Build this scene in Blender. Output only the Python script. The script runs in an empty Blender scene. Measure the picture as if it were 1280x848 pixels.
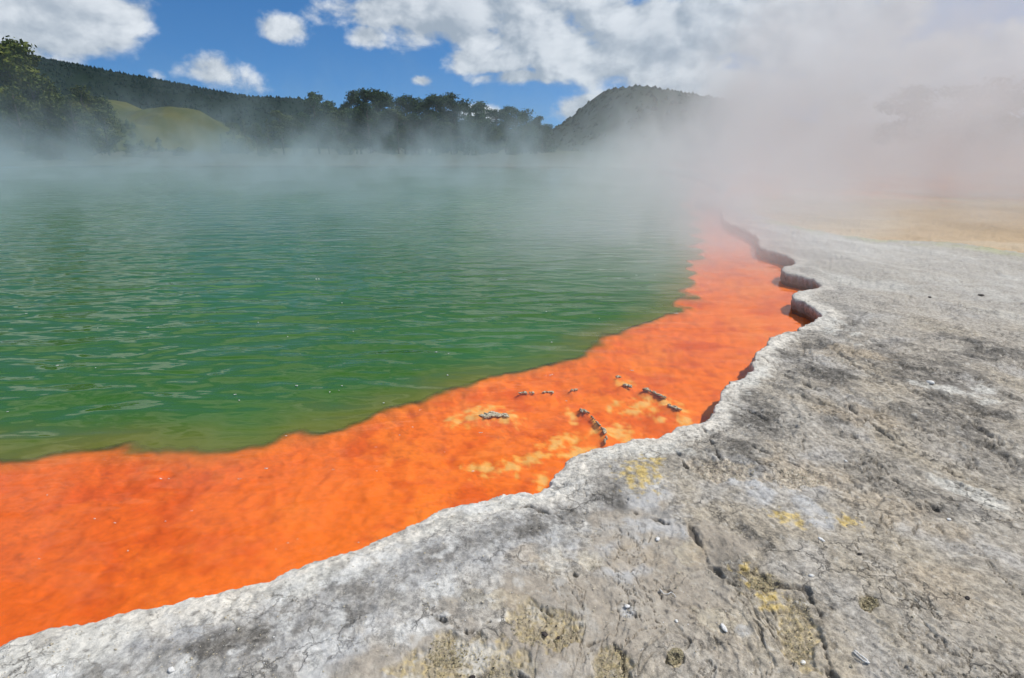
import bpy, math, random
import numpy as np
from mathutils import Vector, Matrix

R = math.radians
scene = bpy.context.scene
COL = scene.collection
PITCH = R(18.5); FPX = 1280*20/36; CAMZ = 1.6

# ------------------------------------------------------------------ camera
cam_data = bpy.data.cameras.new("camera"); cam = bpy.data.objects.new("camera", cam_data); COL.objects.link(cam)
cam_data.lens = 20; cam_data.sensor_width = 36; cam_data.clip_end = 20000; cam_data.clip_start = 0.02
cam.location = (0, 0, CAMZ); cam.rotation_euler = (R(90)-PITCH, 0, 0)
scene.camera = cam

# ------------------------------------------------------------------ render settings
scene.render.engine = 'CYCLES'
scene.view_settings.view_transform = 'Standard'; scene.view_settings.look = 'None'
scene.view_settings.gamma = 1; scene.view_settings.exposure = 0.0; scene.view_settings.use_curve_mapping = False
cy = scene.cycles
cy.use_denoising = True; cy.denoiser = 'OPENIMAGEDENOISE'
cy.max_bounces = 8; cy.diffuse_bounces = 2; cy.glossy_bounces = 2; cy.transmission_bounces = 2
cy.transparent_max_bounces = 12; cy.volume_bounces = 1
cy.use_adaptive_sampling = True; cy.adaptive_threshold = 0.03
cy.volume_step_rate = 1.0; cy.volume_max_steps = 256
cy.caustics_reflective = False; cy.caustics_refractive = False
cy.sample_clamp_indirect = 4

# ------------------------------------------------------------------ sun and sky
SUN_EL = R(54); SUN_AZ = R(84)          # azimuth clockwise from +Y
sd_ = bpy.data.lights.new("sun", 'SUN'); sun = bpy.data.objects.new("sun", sd_); COL.objects.link(sun)
sd_.energy = 3.9; sd_.angle = R(0.5); sd_.color = (1.0, 0.955, 0.89)
sun.rotation_euler = (R(90)-SUN_EL, 0, -SUN_AZ+math.pi)
sundir = Vector((math.sin(SUN_AZ)*math.cos(SUN_EL), math.cos(SUN_AZ)*math.cos(SUN_EL), math.sin(SUN_EL)))
sun.rotation_euler = sundir.to_track_quat('Z', 'Y').to_euler()

def pix_dir(px, py):
    xc = (px-640)/FPX; yc = (424-py)/FPX
    return np.array([xc, math.cos(PITCH)+yc*math.sin(PITCH), -math.sin(PITCH)+yc*math.cos(PITCH)])
def G(px, py, z=0.0):
    d = pix_dir(px, py); t = (z-CAMZ)/d[2]
    return (d[0]*t, d[1]*t)
def at_fwd(px, py, y):
    d = pix_dir(px, py); t = y/d[1]
    return (d[0]*t, y, CAMZ+d[2]*t)
def az_el(px, py):
    d = pix_dir(px, py)
    return math.atan2(d[0], d[1]), math.atan2(d[2], math.hypot(d[0], d[1]))

class NT:
    """small helper for node trees"""
    def __init__(s, tree): s.t = tree; s.n = tree.nodes; s.l = tree.links
    def new(s, typ, **kw):
        nd = s.n.new(typ)
        for k, v in kw.items(): setattr(nd, k, v)
        return nd
    def put(s, sock, v):
        if hasattr(v, 'is_linked') or isinstance(v, bpy.types.NodeSocket): s.l.new(v, sock)
        elif v is not None: sock.default_value = v
    def math(s, op, a, b=None, c=None, clamp=False):
        nd = s.new('ShaderNodeMath', operation=op, use_clamp=clamp)
        s.put(nd.inputs[0], a)
        if b is not None: s.put(nd.inputs[1], b)
        if c is not None: s.put(nd.inputs[2], c)
        return nd.outputs[0]
    def vmath(s, op, a, b=None, out=0):
        nd = s.new('ShaderNodeVectorMath', operation=op)
        s.put(nd.inputs[0], a)
        if b is not None: s.put(nd.inputs[1], b)
        return nd.outputs[out]
    def smooth(s, v, a, b, lo=0.0, hi=1.0):
        nd = s.new('ShaderNodeMapRange', interpolation_type='SMOOTHSTEP')
        s.put(nd.inputs[0], v); s.put(nd.inputs[1], a); s.put(nd.inputs[2], b); s.put(nd.inputs[3], lo); s.put(nd.inputs[4], hi)
        return nd.outputs[0]
    def noise(s, vec, scale, detail=3, rough=0.5, dist=0.0, out=0):
        nd = s.new('ShaderNodeTexNoise')
        s.put(nd.inputs['Vector'], vec); s.put(nd.inputs['Scale'], scale); nd.inputs['Detail'].default_value = detail
        nd.inputs['Roughness'].default_value = rough; nd.inputs['Distortion'].default_value = dist
        return nd.outputs[out]
    def comb(s, x, y, z):
        nd = s.new('ShaderNodeCombineXYZ'); s.put(nd.inputs[0], x); s.put(nd.inputs[1], y); s.put(nd.inputs[2], z)
        return nd.outputs[0]
    def mix(s, f, a, b, blend='MIX'):
        nd = s.new('ShaderNodeMix', data_type='RGBA', blend_type=blend)
        s.put(nd.inputs[0], f); s.put(nd.inputs[6], a); s.put(nd.inputs[7], b)
        return nd.outputs[2]

world = bpy.data.worlds.new("World"); scene.world = world; world.use_nodes = True
def build_world():
    t = NT(world.node_tree); t.n.clear()
    gen = t.new('ShaderNodeTexCoord').outputs['Generated']
    sep = t.new('ShaderNodeSeparateXYZ'); t.l.new(gen, sep.inputs[0])
    X, Y, Z = sep.outputs
    el = t.math('ARCSINE', Z)
    az = t.math('ARCTAN2', X, Y)
    # sky, read a little higher than the horizon haze of the model: clear southern air
    zz = t.math('MULTIPLY_ADD', t.math('ABSOLUTE', Z), 1.6, 0.16)
    v = t.vmath('NORMALIZE', t.comb(X, Y, zz))
    sky = t.new('ShaderNodeTexSky', sky_type='NISHITA', sun_disc=False)
    sky.sun_elevation = SUN_EL; sky.sun_rotation = SUN_AZ; sky.air_density = 1.0; sky.dust_density = 0.3; sky.ozone_density = 2.5; sky.altitude = 300
    t.l.new(v, sky.inputs[0])
    hs = t.new('ShaderNodeHueSaturation'); hs.inputs['Saturation'].default_value = 1.28; t.l.new(sky.outputs[0], hs.inputs['Color'])
    bg = t.new('ShaderNodeBackground'); t.l.new(hs.outputs[0], bg.inputs[0]); bg.inputs[1].default_value = 0.14
    # clouds
    nv = t.comb(X, Y, t.math('MULTIPLY', Z, 1.5))
    warp = t.noise(nv, 5.0, 2, 0.5, out=1)
    nv2 = t.vmath('ADD', nv, t.vmath('SCALE', t.vmath('SUBTRACT', warp, (0.5, 0.5, 0.5)), None))
    nv2.node.inputs[1].links[0].from_node.inputs['Scale'].default_value = 0.07
    n = t.noise(nv2, 10.0, 9, 0.55)
    off = t.vmath('ADD', nv2, (0.014, 0.0, 0.022))
    n2 = t.noise(off, 10.0, 6, 0.55)
    ells = [  # px, py, rx, ry, weight
        (50, 15, 165, 85, 1.4), (150, 20, 70, 50, .9), (350, 35, 46, 26, .95), (262, 90, 64, 34, 1.0), (526, 100, 18, 10, .8),
        (470, 15, 110, 34, .80), (640, 20, 200, 80, 1.35), (800, 50, 210, 85, 1.4), (608, 74, 75, 28, 1.15), (1000, 40, 210, 80, 1.3),
        (1180, 110, 230, 95, 1.2), (650, 96, 85, 14, .72), (730, 138, 62, 26, .85), (900, 110, 170, 40, 1.0), (590, 140, 30, 12, .4), (455, 45, 35, 22, .8),
        (-120, 30, 160, 70, 1.1), (1450, 60, 200, 70, 1.0), (195, 95, 22, 16, .6)]
    acc = None
    for px, py, rx, ry, w in ells:
        a0, e0 = az_el(px, py)
        a1, _ = az_el(px+rx, py); _, e1 = az_el(px, py-ry)
        ra = abs(a1-a0); re = abs(e1-e0)
        dx = t.math('DIVIDE', t.math('SUBTRACT', az, a0), ra); dy = t.math('DIVIDE', t.math('SUBTRACT', el, e0), re)
        r = t.math('SQRT', t.math('ADD', t.math('MULTIPLY', dx, dx), t.math('MULTIPLY', dy, dy)))
        m = t.math('MULTIPLY', t.math('SUBTRACT', 1.0, r), w, clamp=False)
        acc = m if acc is None else t.math('MAXIMUM', acc, m)
    high = t.smooth(el, R(15), R(24), -0.6, 0.30)     # scattered cloud over the rest of the sky
    acc = t.math('MAXIMUM', t.math('MAXIMUM', acc, high), -0.6)
    dens = t.math('ADD', t.math('MINIMUM', acc, 0.75), t.math('MULTIPLY', t.math('SUBTRACT', n, 0.5), 2.7))
    cover = t.smooth(dens, 0.03, 0.50)
    lit = t.smooth(t.math('SUBTRACT', n, n2), -0.16, 0.16)
    thick = t.smooth(dens, 0.5, 1.9)
    shade = t.math('MULTIPLY', lit, t.math('SUBTRACT', 1.0, t.math('MULTIPLY', thick, 0.45)))
    big = t.noise(nv, 3.0, 3, 0.5)
    shade = t.math('ADD', shade, t.math('MULTIPLY', t.math('SUBTRACT', big, 0.5), 0.9), clamp=True)
    ccol = t.mix(shade, (0.40, 0.47, 0.55, 1), (0.84, 0.89, 0.94, 1))
    cb = t.new('ShaderNodeBackground'); t.l.new(ccol, cb.inputs[0]); cb.inputs[1].default_value = 0.95
    ms = t.new('ShaderNodeMixShader'); t.l.new(t.math('MULTIPLY', cover, 0.93), ms.inputs[0]); t.l.new(bg.outputs[0], ms.inputs[1]); t.l.new(cb.outputs[0], ms.inputs[2])
    out = t.new('ShaderNodeOutputWorld'); t.l.new(ms.outputs[0], out.inputs[0])
    world.cycles.sampling_method = 'MANUAL'; world.cycles.sample_map_resolution = 512
build_world()

# ------------------------------------------------------------------ helpers
def material(name):
    m = bpy.data.materials.new(name); m.use_nodes = True; m.node_tree.nodes.clear()
    return m, NT(m.node_tree)
def finish(t, surf=None, vol=None):
    o = t.new('ShaderNodeOutputMaterial')
    if surf is not None: t.l.new(surf, o.inputs['Surface'])
    if vol is not None: t.l.new(vol, o.inputs['Volume'])
def principled(t, color, rough=0.9, bump=None, spec=0.3, strength=1.0, dist=1.0):
    p = t.new('ShaderNodeBsdfPrincipled'); t.put(p.inputs['Base Color'], color); t.put(p.inputs['Roughness'], rough)
    p.inputs['Specular IOR Level'].default_value = spec
    if bump is not None:
        b = t.new('ShaderNodeBump'); b.inputs['Strength'].default_value = strength; b.inputs['Distance'].default_value = dist
        t.l.new(bump, b.inputs['Height']); t.l.new(b.outputs[0], p.inputs['Normal'])
    return p.outputs[0]
def tag(o, label=None, cat=None, group=None, kind=None):
    if label: o['label'] = label
    if cat: o['category'] = cat
    if group: o['group'] = group
    if kind: o['kind'] = kind
    return o
def mesh_obj(name, verts, faces, mat=None, parent=None, smooth=True, link=True):
    verts = np.asarray(verts, dtype=np.float32).reshape(-1, 3); faces = np.asarray(faces, dtype=np.int32)
    me = bpy.data.meshes.new(name)
    k = faces.shape[1]
    me.vertices.add(len(verts)); me.vertices.foreach_set('co', verts.ravel())
    me.loops.add(faces.size); me.loops.foreach_set('vertex_index', faces.ravel())
    me.polygons.add(len(faces)); me.polygons.foreach_set('loop_start', np.arange(0, faces.size, k, dtype=np.int32))
    me.polygons.foreach_set('loop_total', np.full(len(faces), k, dtype=np.int32))
    me.polygons.foreach_set('use_smooth', np.full(len(faces), smooth, dtype=bool))
    me.update(calc_edges=True)
    if mat: me.materials.append(mat)
    o = bpy.data.objects.new(name, me)
    if link: COL.objects.link(o)
    if parent: o.parent = parent
    return o
def vcolor(o, name, rgb):
    a = o.data.attributes.new(name, 'FLOAT_COLOR', 'POINT')
    buf = np.ones((len(rgb), 4), np.float32); buf[:, :3] = rgb
    a.data.foreach_set('color', buf.ravel())
def vfloat(o, name, v):
    a = o.data.attributes.new(name, 'FLOAT', 'POINT'); a.data.foreach_set('value', np.asarray(v, np.float32))
def attr(t, name, out='Fac'):
    nd = t.new('ShaderNodeAttribute', attribute_name=name); return nd.outputs[out]

# numpy noise
_rng = np.random.RandomState(7)
_perm = np.tile(_rng.permutation(512), 3).astype(np.int32)
_ga = _rng.rand(512)*2*np.pi; _gx = np.cos(_ga).astype(np.float32); _gy = np.sin(_ga).astype(np.float32)
def perlin(x, y, seed=0):
    x = x + seed*17.13; y = y - seed*9.71
    xi = np.floor(x).astype(np.int64); yi = np.floor(y).astype(np.int64)
    xf = (x-xi).astype(np.float32); yf = (y-yi).astype(np.float32)
    u = xf*xf*xf*(xf*(xf*6-15)+10); v = yf*yf*yf*(yf*(yf*6-15)+10)
    def g(ix, iy, dx, dy):
        h = _perm[(_perm[ix & 511]+iy) & 511]
        return _gx[h]*dx+_gy[h]*dy
    a = g(xi, yi, xf, yf); b = g(xi+1, yi, xf-1, yf); c = g(xi, yi+1, xf, yf-1); d = g(xi+1, yi+1, xf-1, yf-1)
    return ((a+u*(b-a))+v*((c+u*(d-c))-(a+u*(b-a))))*1.5
def fbm(x, y, o=4, seed=0, gain=0.5, lac=2.03):
    s = 0; a = 1.0; tot = 0
    for i in range(o):
        s = s+a*perlin(x, y, seed+i*3); tot += a; a *= gain; x = x*lac; y = y*lac
    return s/tot*1.4
def ridged(x, y, o=3, seed=0):
    s = 0; a = 1.0; tot = 0
    for i in range(o):
        s = s+a*(1-2*np.abs(perlin(x, y, seed+i*5))); tot += a; a *= .5; x = x*2.1; y = y*2.1
    return s/tot
def sstep(v, a, b):
    t = np.clip((v-a)/(b-a), 0, 1); return t*t*(3-2*t)
def dist_poly(P, poly, closed=True, chunk=40000):
    A = np.asarray(poly, np.float32); B = np.roll(A, -1, 0) if closed else A[1:]
    if not closed: A = A[:-1]
    D = B-A; L = (D**2).sum(1)+1e-12
    P = P.astype(np.float32); n = len(P); dist = np.empty(n, np.float32); near = np.empty((n, 2), np.float32)
    for i in range(0, n, chunk):
        p = P[i:i+chunk]
        wx = p[:, 0:1]-A[None, :, 0]; wy = p[:, 1:2]-A[None, :, 1]
        t = np.clip((wx*D[:, 0]+wy*D[:, 1])/L, 0, 1)
        ex = wx-t*D[:, 0]; ey = wy-t*D[:, 1]
        d2 = ex*ex+ey*ey; k = d2.argmin(1); r = np.arange(len(p))
        dist[i:i+chunk] = np.sqrt(d2[r, k]); near[i:i+chunk, 0] = p[:, 0]-ex[r, k]; near[i:i+chunk, 1] = p[:, 1]-ey[r, k]
    return dist, near
def inside(P, poly, chunk=60000):
    A = np.asarray(poly, np.float32); B = np.roll(A, -1, 0); out = np.zeros(len(P), bool)
    for i in range(0, len(P), chunk):
        x = P[i:i+chunk, 0:1]; y = P[i:i+chunk, 1:2]
        c = (A[:, 1] > y) != (B[:, 1] > y)
        xin = (B[:, 0]-A[:, 0])*(y-A[:, 1])/(B[:, 1]-A[:, 1]+1e-12)+A[:, 0]
        out[i:i+chunk] = ((c & (x < xin)).sum(1) % 2) == 1
    return out
def densify(pts, ratio=0.006, jitter=0.0, seed=1):
    """split a world polyline so that pieces subtend a small angle from the camera spot"""
    out = []
    for i in range(len(pts)-1):
        a = np.array(pts[i]); b = np.array(pts[i+1]); d = math.hypot(*((a+b)/2)); L = math.hypot(*(b-a))
        n = max(1, int(L/(ratio*max(d, 1.5))))
        for k in range(n): out.append(a+(b-a)*k/n)
    out.append(np.array(pts[-1])); out = np.array(out)
    return out
def catmull(pts, n=5):
    P = np.array(pts, float); out = []
    for i in range(len(P)-1):
        p0 = P[max(i-1, 0)]; p1 = P[i]; p2 = P[i+1]; p3 = P[min(i+2, len(P)-1)]
        for k in range(n):
            t = k/n
            out.append(0.5*((2*p1)+(-p0+p2)*t+(2*p0-5*p1+4*p2-p3)*t*t+(-p0+3*p1-3*p2+p3)*t**3))
    out.append(P[-1]); return np.array(out)

# ------------------------------------------------------------------ shorelines (ground plan of the pool)
WATER_Z = -0.15
rim_px = [(0,797),(60,780),(120,769),(180,757),(250,739),(310,727),(370,706),(430,685),(480,664),(530,645),(580,628),(620,616),(650,611),(676,606),
 (690,598),(702,585),(712,571),(730,560),(760,552),(790,547),(820,543),(850,532),(875,524),(893,516),(896,505),(900,490),(912,475),(930,463),(940,456),(942,444),
 (950,432),(966,420),(985,411),(1005,404),(1022,396),(1028,390),(1020,383),(1005,377),(994,370),(994,363),(1006,359),(1024,357),(1026,352),(1010,346),(990,342),(978,338),
 (980,332),(992,328),(996,325),(985,319),(962,312),(947,306),(948,298),(940,291),(925,284),(908,276),(903,268),(902,262),(890,257),(869,254)]
far_loop = [(6.6,20.5),(8.5,24),(10.5,32),(12,45),(9,54),(0,59),(-20,61),(-40,62),(-55,57),(-62,44),(-60,30),(-50,16),(-35,6),(-20,1.2),(-12,0.0),(-7,0.0),(-4.2,0.45)]
near_rim = [G(x, y) for x, y in rim_px]
lake = np.vstack([catmull(near_rim, 3), catmull(far_loop, 4)])
shelf_px = [(0,584),(40,577),(80,571),(140,569),(200,569),(260,568),(300,563),(335,560),(350,549),(375,540),(400,544),(440,535),(480,521),(520,506),(560,490),(600,482),
 (640,473),(680,461),(720,446),(760,429),(800,415),(830,402),(850,388),(862,370),(873,350),(879,330),(880,310),(874,290),(868,274),(862,262)]
shelf_w = [G(x, y, WATER_Z) for x, y in shelf_px]
deep = np.vstack([catmull(shelf_w, 3), np.array([(5.5,19),(7.4,23.6),(9.6,32),(11,45),(8.4,53),(0,58),(-20,60),(-40,61),(-54,56),(-61,44),(-59,30),(-49,17),(-35,8),(-20,4),(-12,2.6),(-7,2.6),(-4.4,3.0)])])

def polar_grid(az_edges, r_edges):
    A, Rr = np.meshgrid(az_edges, r_edges, indexing='ij')
    P = np.stack([np.sin(A)*Rr, np.cos(A)*Rr], -1)
    return P
def azimuths(fine, lo=-62, hi=62, coarse=1.2):
    return np.radians(np.concatenate([np.arange(-180, lo, coarse), np.arange(lo, hi, fine), np.arange(hi, 180.01, coarse)]))
def grid_faces(na, nr, keep):
    idx = np.arange(na*nr).reshape(na, nr)
    f = np.stack([idx[:-1, :-1], idx[:-1, 1:], idx[1:, 1:], idx[1:, :-1]], -1).reshape(-1, 4)
    k = keep.reshape(na, nr); fk = (k[:-1, :-1] & k[:-1, 1:] & k[1:, 1:] & k[1:, :-1]).reshape(-1)
    return f[fk][:, ::-1]
def compact(V, F, *arrs):
    used = np.zeros(len(V), bool); used[F.ravel()] = True
    m = np.cumsum(used)-1
    return (V[used], m[F])+tuple(a[used] for a in arrs)

def lin(r, g, b):
    f = lambda c: (c/255/12.92) if c/255 < 0.04045 else ((c/255+0.055)/1.055)**2.4
    return np.array([f(r), f(g), f(b)])

def spots(P, lst, z=0.0, nscale=14, wob=0.35, seed=40):
    """soft ragged patches: list of (px, py, rx, ry, angle) measured on the photograph, laid out on the ground"""
    out = np.zeros(len(P)); n = fbm(P[:, 0]*nscale, P[:, 1]*nscale, 3, seed)
    for (px, py, rx, ry, ang) in lst:
        c = np.array(G(px, py, z)); ca, sa = math.cos(R(ang)), math.sin(R(ang))
        e1 = np.array(G(px+rx*ca, py+rx*sa, z))-c; e2 = np.array(G(px-ry*sa, py+ry*ca, z))-c
        M = np.linalg.inv(np.array([e1, e2]).T)
        sel = ((P-c)**2).sum(1) < (3*max(np.linalg.norm(e1), np.linalg.norm(e2)))**2
        q = (P[sel]-c)@M.T; r = np.sqrt((q**2).sum(1))
        out[sel] = np.maximum(out[sel], 1-r+n[sel]*wob)
    return out

# ------------------------------------------------------------------ ground: one sheet, sinter terrace near, banks and plain beyond
def build_ground():
    r = [0.0, 0.25]
    while r[-1] < 4200:
        d = r[-1]
        step = max(0.0048, 0.0014*(d*d+1.2)/1.6*1.0) if d < 40 else d*0.045
        if d < 0.9: step = 0.02
        r.append(d+min(step, max(0.35, d*0.045)))
    r = np.array(r); az = azimuths(0.105)
    P = polar_grid(az, r); na, nr = P.shape[:2]; P = P.reshape(-1, 2)
    rad = np.hypot(P[:, 0], P[:, 1])
    # jagged rim
    ins = inside(P, lake); d, near = dist_poly(P, lake)
    sd = np.where(ins, -d, d)
    x, y = P[:, 0], P[:, 1]
    jag = 0.022*fbm(x*9, y*9, 5, 2, .6)+0.012*np.abs(fbm(x*5, y*5, 3, 4))+0.03*fbm(x*2.2, y*2.2, 2, 5)
    sdj = sd+jag*np.clip(rad*0.5, .5, 1.5)
    keep = sdj > -np.maximum(0.12, np.where(rad > 14, 0.09*rad, 0.02*rad))
    # heights (anisotropic flaky crust running away from the viewer)
    u = x*0.94+y*0.35; v = -x*0.35+y*0.94
    wx = 0.25*fbm(x*1.3, y*1.3, 2, 11); wy = 0.25*fbm(x*1.3+9, y*1.3, 2, 12)
    near_fade = np.clip(1.2-rad/60, 0.15, 1)
    h = 0.035*fbm(x*0.55, y*0.55, 3, 20)
    right = sstep(x-0.15*y, -0.6, 0.5)          # the rough, flaky side
    ua, va = u+wx, (v+wy)*.70
    rag = .13*fbm(x*7, y*7, 6, 27, .66)
    n1 = fbm(ua*1.7, va*1.7, 4, 23, .5)+rag
    q = n1*3.2; fr = q-np.floor(q); ter = (np.floor(q)+sstep(fr, 0.93, 1.0))/3.2
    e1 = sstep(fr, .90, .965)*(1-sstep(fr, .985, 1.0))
    nearq = sstep(rad, 2.6, 3.8)
    h = h+0.034*ter*(0.05+0.95*right)*(.25+.75*nearq)
    n2 = fbm(ua*5.2, va*5.2, 4, 29, .55)+rag*1.6; q2 = n2*2.6; fr2 = q2-np.floor(q2); ter2 = (np.floor(q2)+sstep(fr2, 0.90, 1.0))/2.6
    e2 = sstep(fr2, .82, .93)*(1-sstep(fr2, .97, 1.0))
    flaky = sstep(fbm(x*.8, y*.8, 3, 31), -.35, .35)
    h = h+0.016*ter2*(0.12+0.88*right)*(.35+.65*flaky)
    tanp = spots(P, [(720,770,170,85,-8),(590,830,170,60,-15),(850,720,90,110,25),(430,850,120,50,-20),(800,660,70,50,0)], nscale=4, wob=.7, seed=160)
    calm = sstep(tanp, .0, .4)
    h = h+(.0025+.004*flaky*right)*(1-.6*calm)*fbm(x*30, y*30, 5, 33, .68)
    # long open cracks
    cr = np.abs(fbm(ua*1.0, va*.8, 6, 61, .62)); crack = (1-sstep(cr, 0.002, 0.017))*right*sstep(fbm(x*.9, y*.9, 3, 72), -.25, .15)
    crk2 = np.abs(fbm(ua*3.1, va*2.6, 6, 67, .62)); crack2 = (1-sstep(crk2, 0.004, 0.02))*sstep(fbm(x*.9, y*.9, 2, 70), -.1, .25)*(.3+.7*right)
    # hand-placed cracks and steps
    def polyd(pts): return dist_poly(P[sel], [G(a, b) for a, b in pts], closed=False)[0]
    sel = rad < 9
    handc = np.zeros(len(P)); xs, ys = x[sel], y[sel]
    wob = 0.022*fbm(xs*9, ys*9, 5, 81, .65)
    hc = np.zeros(sel.sum()); drop = np.zeros(sel.sum())
    for pts, w in [([(858,650),(868,672),(880,690),(886,705),(900,716),(912,728)], .022),([(912,712),(935,712),(955,720)], .008), ([(972,730),(1005,735),(1025,765),(1030,800),(1042,848)], .020),
                   ([(823,545),(845,565),(860,590)], .010), ([(878,530),(890,555),(900,580)], .008), ([(905,500),(940,515),(965,530)], .008),
                   ([(935,560),(985,580),(1035,600)], .008), ([(1030,430),(1090,470),(1160,500),(1260,560)], .014), ([(1000,420),(1080,445),(1180,470),(1280,480)], .012),
                   ([(1060,510),(1120,550),(1200,590)], .012), ([(620,640),(660,632),(690,642),(715,632)], .010),
                   ([(600,840),(640,835),(665,848)], .012), ([(735,800),(760,795),(778,810),(782,848)], .014), ([(660,750),(690,765),(715,760)], .008),
                   ([(540,770),(585,790),(610,778)], .010), ([(950,440),(985,470),(1040,500)], .010), ([(1080,560),(1120,600),(1170,640)], .008), ([(760,580),(790,640),(850,660)], .005), ([(718,718),(720,719)], .012)]:
        dd = np.maximum(polyd(pts)+wob, 0)+.022*np.maximum(fbm(xs*7, ys*7, 4, 83, .6), 0)
        hc = np.maximum(hc, 1-sstep(dd, w*.15, w*.85))
    handc[sel] = hc
    crack_all = np.maximum(np.maximum(crack*.8, crack2*.55), handc)*np.clip(1.3-rad/14, 0, 1)
    h = h-0.022*crack_all
    # pits filled with yellow grit
    pits = sstep(spots(P, [(680,780,52,36,10),(600,830,75,45,-8),(560,815,40,30,0),(535,840,60,25,0),(765,835,34,46,10),(800,600,1,1,0),(950,725,26,14,40),(1000,790,26,60,-20),(845,817,14,12,0),(1085,755,16,12,20)], wob=.5), 0.10, 0.32)
    gritty = sstep(spots(P, [(905,592,60,16,8),(1000,602,45,14,5)], wob=.6), .1, .4)
    h = h-0.008*gritty
    h = h-0.011*pits+0.005*pits*fbm(x*60, y*60, 2, 90)
    # smooth swell along the rim, rolled lip
    h = h*sstep(sdj, -0.02, 0.35)*near_fade+0.006*fbm(x*16, y*16, 3, 77)*near_fade*(rad < 30)+0.02*sstep(sdj, 0.0, .5)
    h = h-0.022*np.exp(-np.clip(sdj, 0, None)/0.05)-0.008
    # lower terraces to the right, far banks and plain
    lowline = [G(a, b) for a, b in [(900,252),(960,272),(1030,292),(1100,301),(1180,304),(1280,318),(1450,345),(1900,400)]]
    low_poly = lowline+[(60, 6), (200, 0), (200, 75), (14, 75), (14, 40), (10, 27)]
    lp = densify(lowline, .05); low_in = inside(P, low_poly); dl, _ = dist_poly(P, lp, closed=False)
    sl = np.where(low_in, dl, -dl)+0.3*fbm(x*.5, y*.5, 3, 95)
    lowm = sstep(sl, 0, .4)
    h = h-0.06*lowm*(1-sstep(rad, 60, 80))
    bank = sstep(sd, 1, 8)*sstep(y, 45, 58); h = h+bank*(0.5+0.5*fbm(x*.1, y*.1, 3, 97))
    h = h+sstep(rad, 90, 300)*2.0*fbm(x*.01, y*.01, 3, 98)
    # rim profile: the sheet turns down and back under the lip
    b = np.maximum(0.05, 1.6*np.maximum(0.0016*(rad*rad+1.2)/1.6, 0.0022*rad))
    p = np.clip(-sdj/b, 0, 1.0)
    grad = (P-near)/np.maximum(d, 1e-4)[:, None]*np.where(ins, -1, 1)[:, None]      # points inland
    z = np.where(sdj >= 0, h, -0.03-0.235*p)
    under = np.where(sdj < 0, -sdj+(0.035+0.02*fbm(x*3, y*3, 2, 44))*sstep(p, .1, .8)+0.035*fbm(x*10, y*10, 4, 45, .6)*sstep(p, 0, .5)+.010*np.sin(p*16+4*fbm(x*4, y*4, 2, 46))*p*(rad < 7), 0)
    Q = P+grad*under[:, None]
    snap = np.abs(sdj) < 0.0
    V = np.concatenate([Q, z[:, None]], 1)
    # ---------------- albedo
    C = np.tile(np.array([.375, .345, .30]), (len(P), 1))
    def mixc(m, col):
        nonlocal C
        C = C*(1-m[:, None])+np.array(col)*m[:, None]
    nA = fbm(x*1.7, y*1.7, 4, 101); nB = fbm(u*4.5, v*2.0, 5, 103, .6); nC = fbm(x*11, y*11, 4, 107, .6); nD = fbm(u*1.4, v*.6, 4, 109)
    nE = fbm(x*30, y*30, 3, 111, .65)
    mixc(sstep(nB, .0, .6)*.5, (.43, .41, .37)); mixc(sstep(-nB, .05, .6)*.45, (.235, .222, .20))
    mixc(sstep(nD, -.1, .4)*right*.55, (.385, .335, .255))                       # brownish tan
    mixc(sstep(fbm(x*2.3, y*2.3, 4, 113), .1, .5)*.35, (.42, .43, .45))      # bluish grey
    left = sstep(-(x-0.15*y), -.4, .5)
    blu = sstep(sd+.25*nA, .9, .1)
    mixc(np.clip(blu*(.25+.6*left), 0, 1)*.75, (.47, .485, .50))
    mixc(blu*sstep(nB+.5*nC, .1, .7)*.5, (.22, .22, .215))
    mixc(left*sstep(sd+.3*nA, .75, 1.25)*.75, (.34, .305, .25))
    mixc(left*sstep(sd+.3*nA, .75, 1.25)*sstep(nB, 0, .5)*.5, (.27, .25, .225))
    sx = x/np.maximum(y, .3)                       # how far right along the shore
    mixc(sstep(tanp, -.05, .35)*.85, (.365, .325, .275)); mixc(sstep(tanp, .1, .6)*sstep(nB+.4*nE, .0, .5)*.4, (.44, .41, .36))
    ring = spots(P, [(650,752,22,14,0),(620,752,14,18,0),(596,748,18,14,0),(860,690,20,18,0),(655,830,18,10,0),(722,775,14,9,0),(890,770,30,18,20),(740,700,24,14,0),(690,700,30,14,0)], nscale=14, wob=.5, seed=163)
    mixc(sstep(ring, .12, .22)*.7, (.46, .415, .33)); mixc(np.exp(-((ring-.14)/.06)**2)*.5, (.24, .20, .15))
    blue2 = spots(P, [(640,680,110,36,-12),(800,640,60,40,10),(780,700,50,30,20),(540,700,90,40,-14),(400,790,120,50,-14),(200,800,140,40,-12),(930,600,60,22,30),(1010,640,60,16,35),(930,780,16,10,0),(785,762,12,9,0)], nscale=7, wob=.9, seed=165)
    mixc(sstep(blue2, .0, .55)*(.35+.65*sstep(nB*.5+nC*.6, -.3, .3))*.7, (.50, .515, .54)); mixc(sstep(blue2, .1, .5)*sstep(-nC-.4*nE, .12, .5)*.6, (.235, .235, .235))
    dband = np.exp(-((sd-.30-.10*nA)/.10)**2)*sstep(nB*.5+nC*.7, -.35, .25); mixc(dband*.85, (.19, .18, .165))
    rimw = sstep(sd+.06*nB+.05*nC, .21, .10)*sstep(nC*.5+nB*.4, -.60, -.05)
    mixc(rimw*.95, np.array([.72, .69, .63])); mixc(sstep(-nC, .1, .5)*rimw*.5, (.42, .40, .37))
    mixc(sstep(sd, .10, .02)*sstep(nC, 0, .4)*.5*sstep(rad, 1.0, 2.5), (.36, .31, .26))
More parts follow.
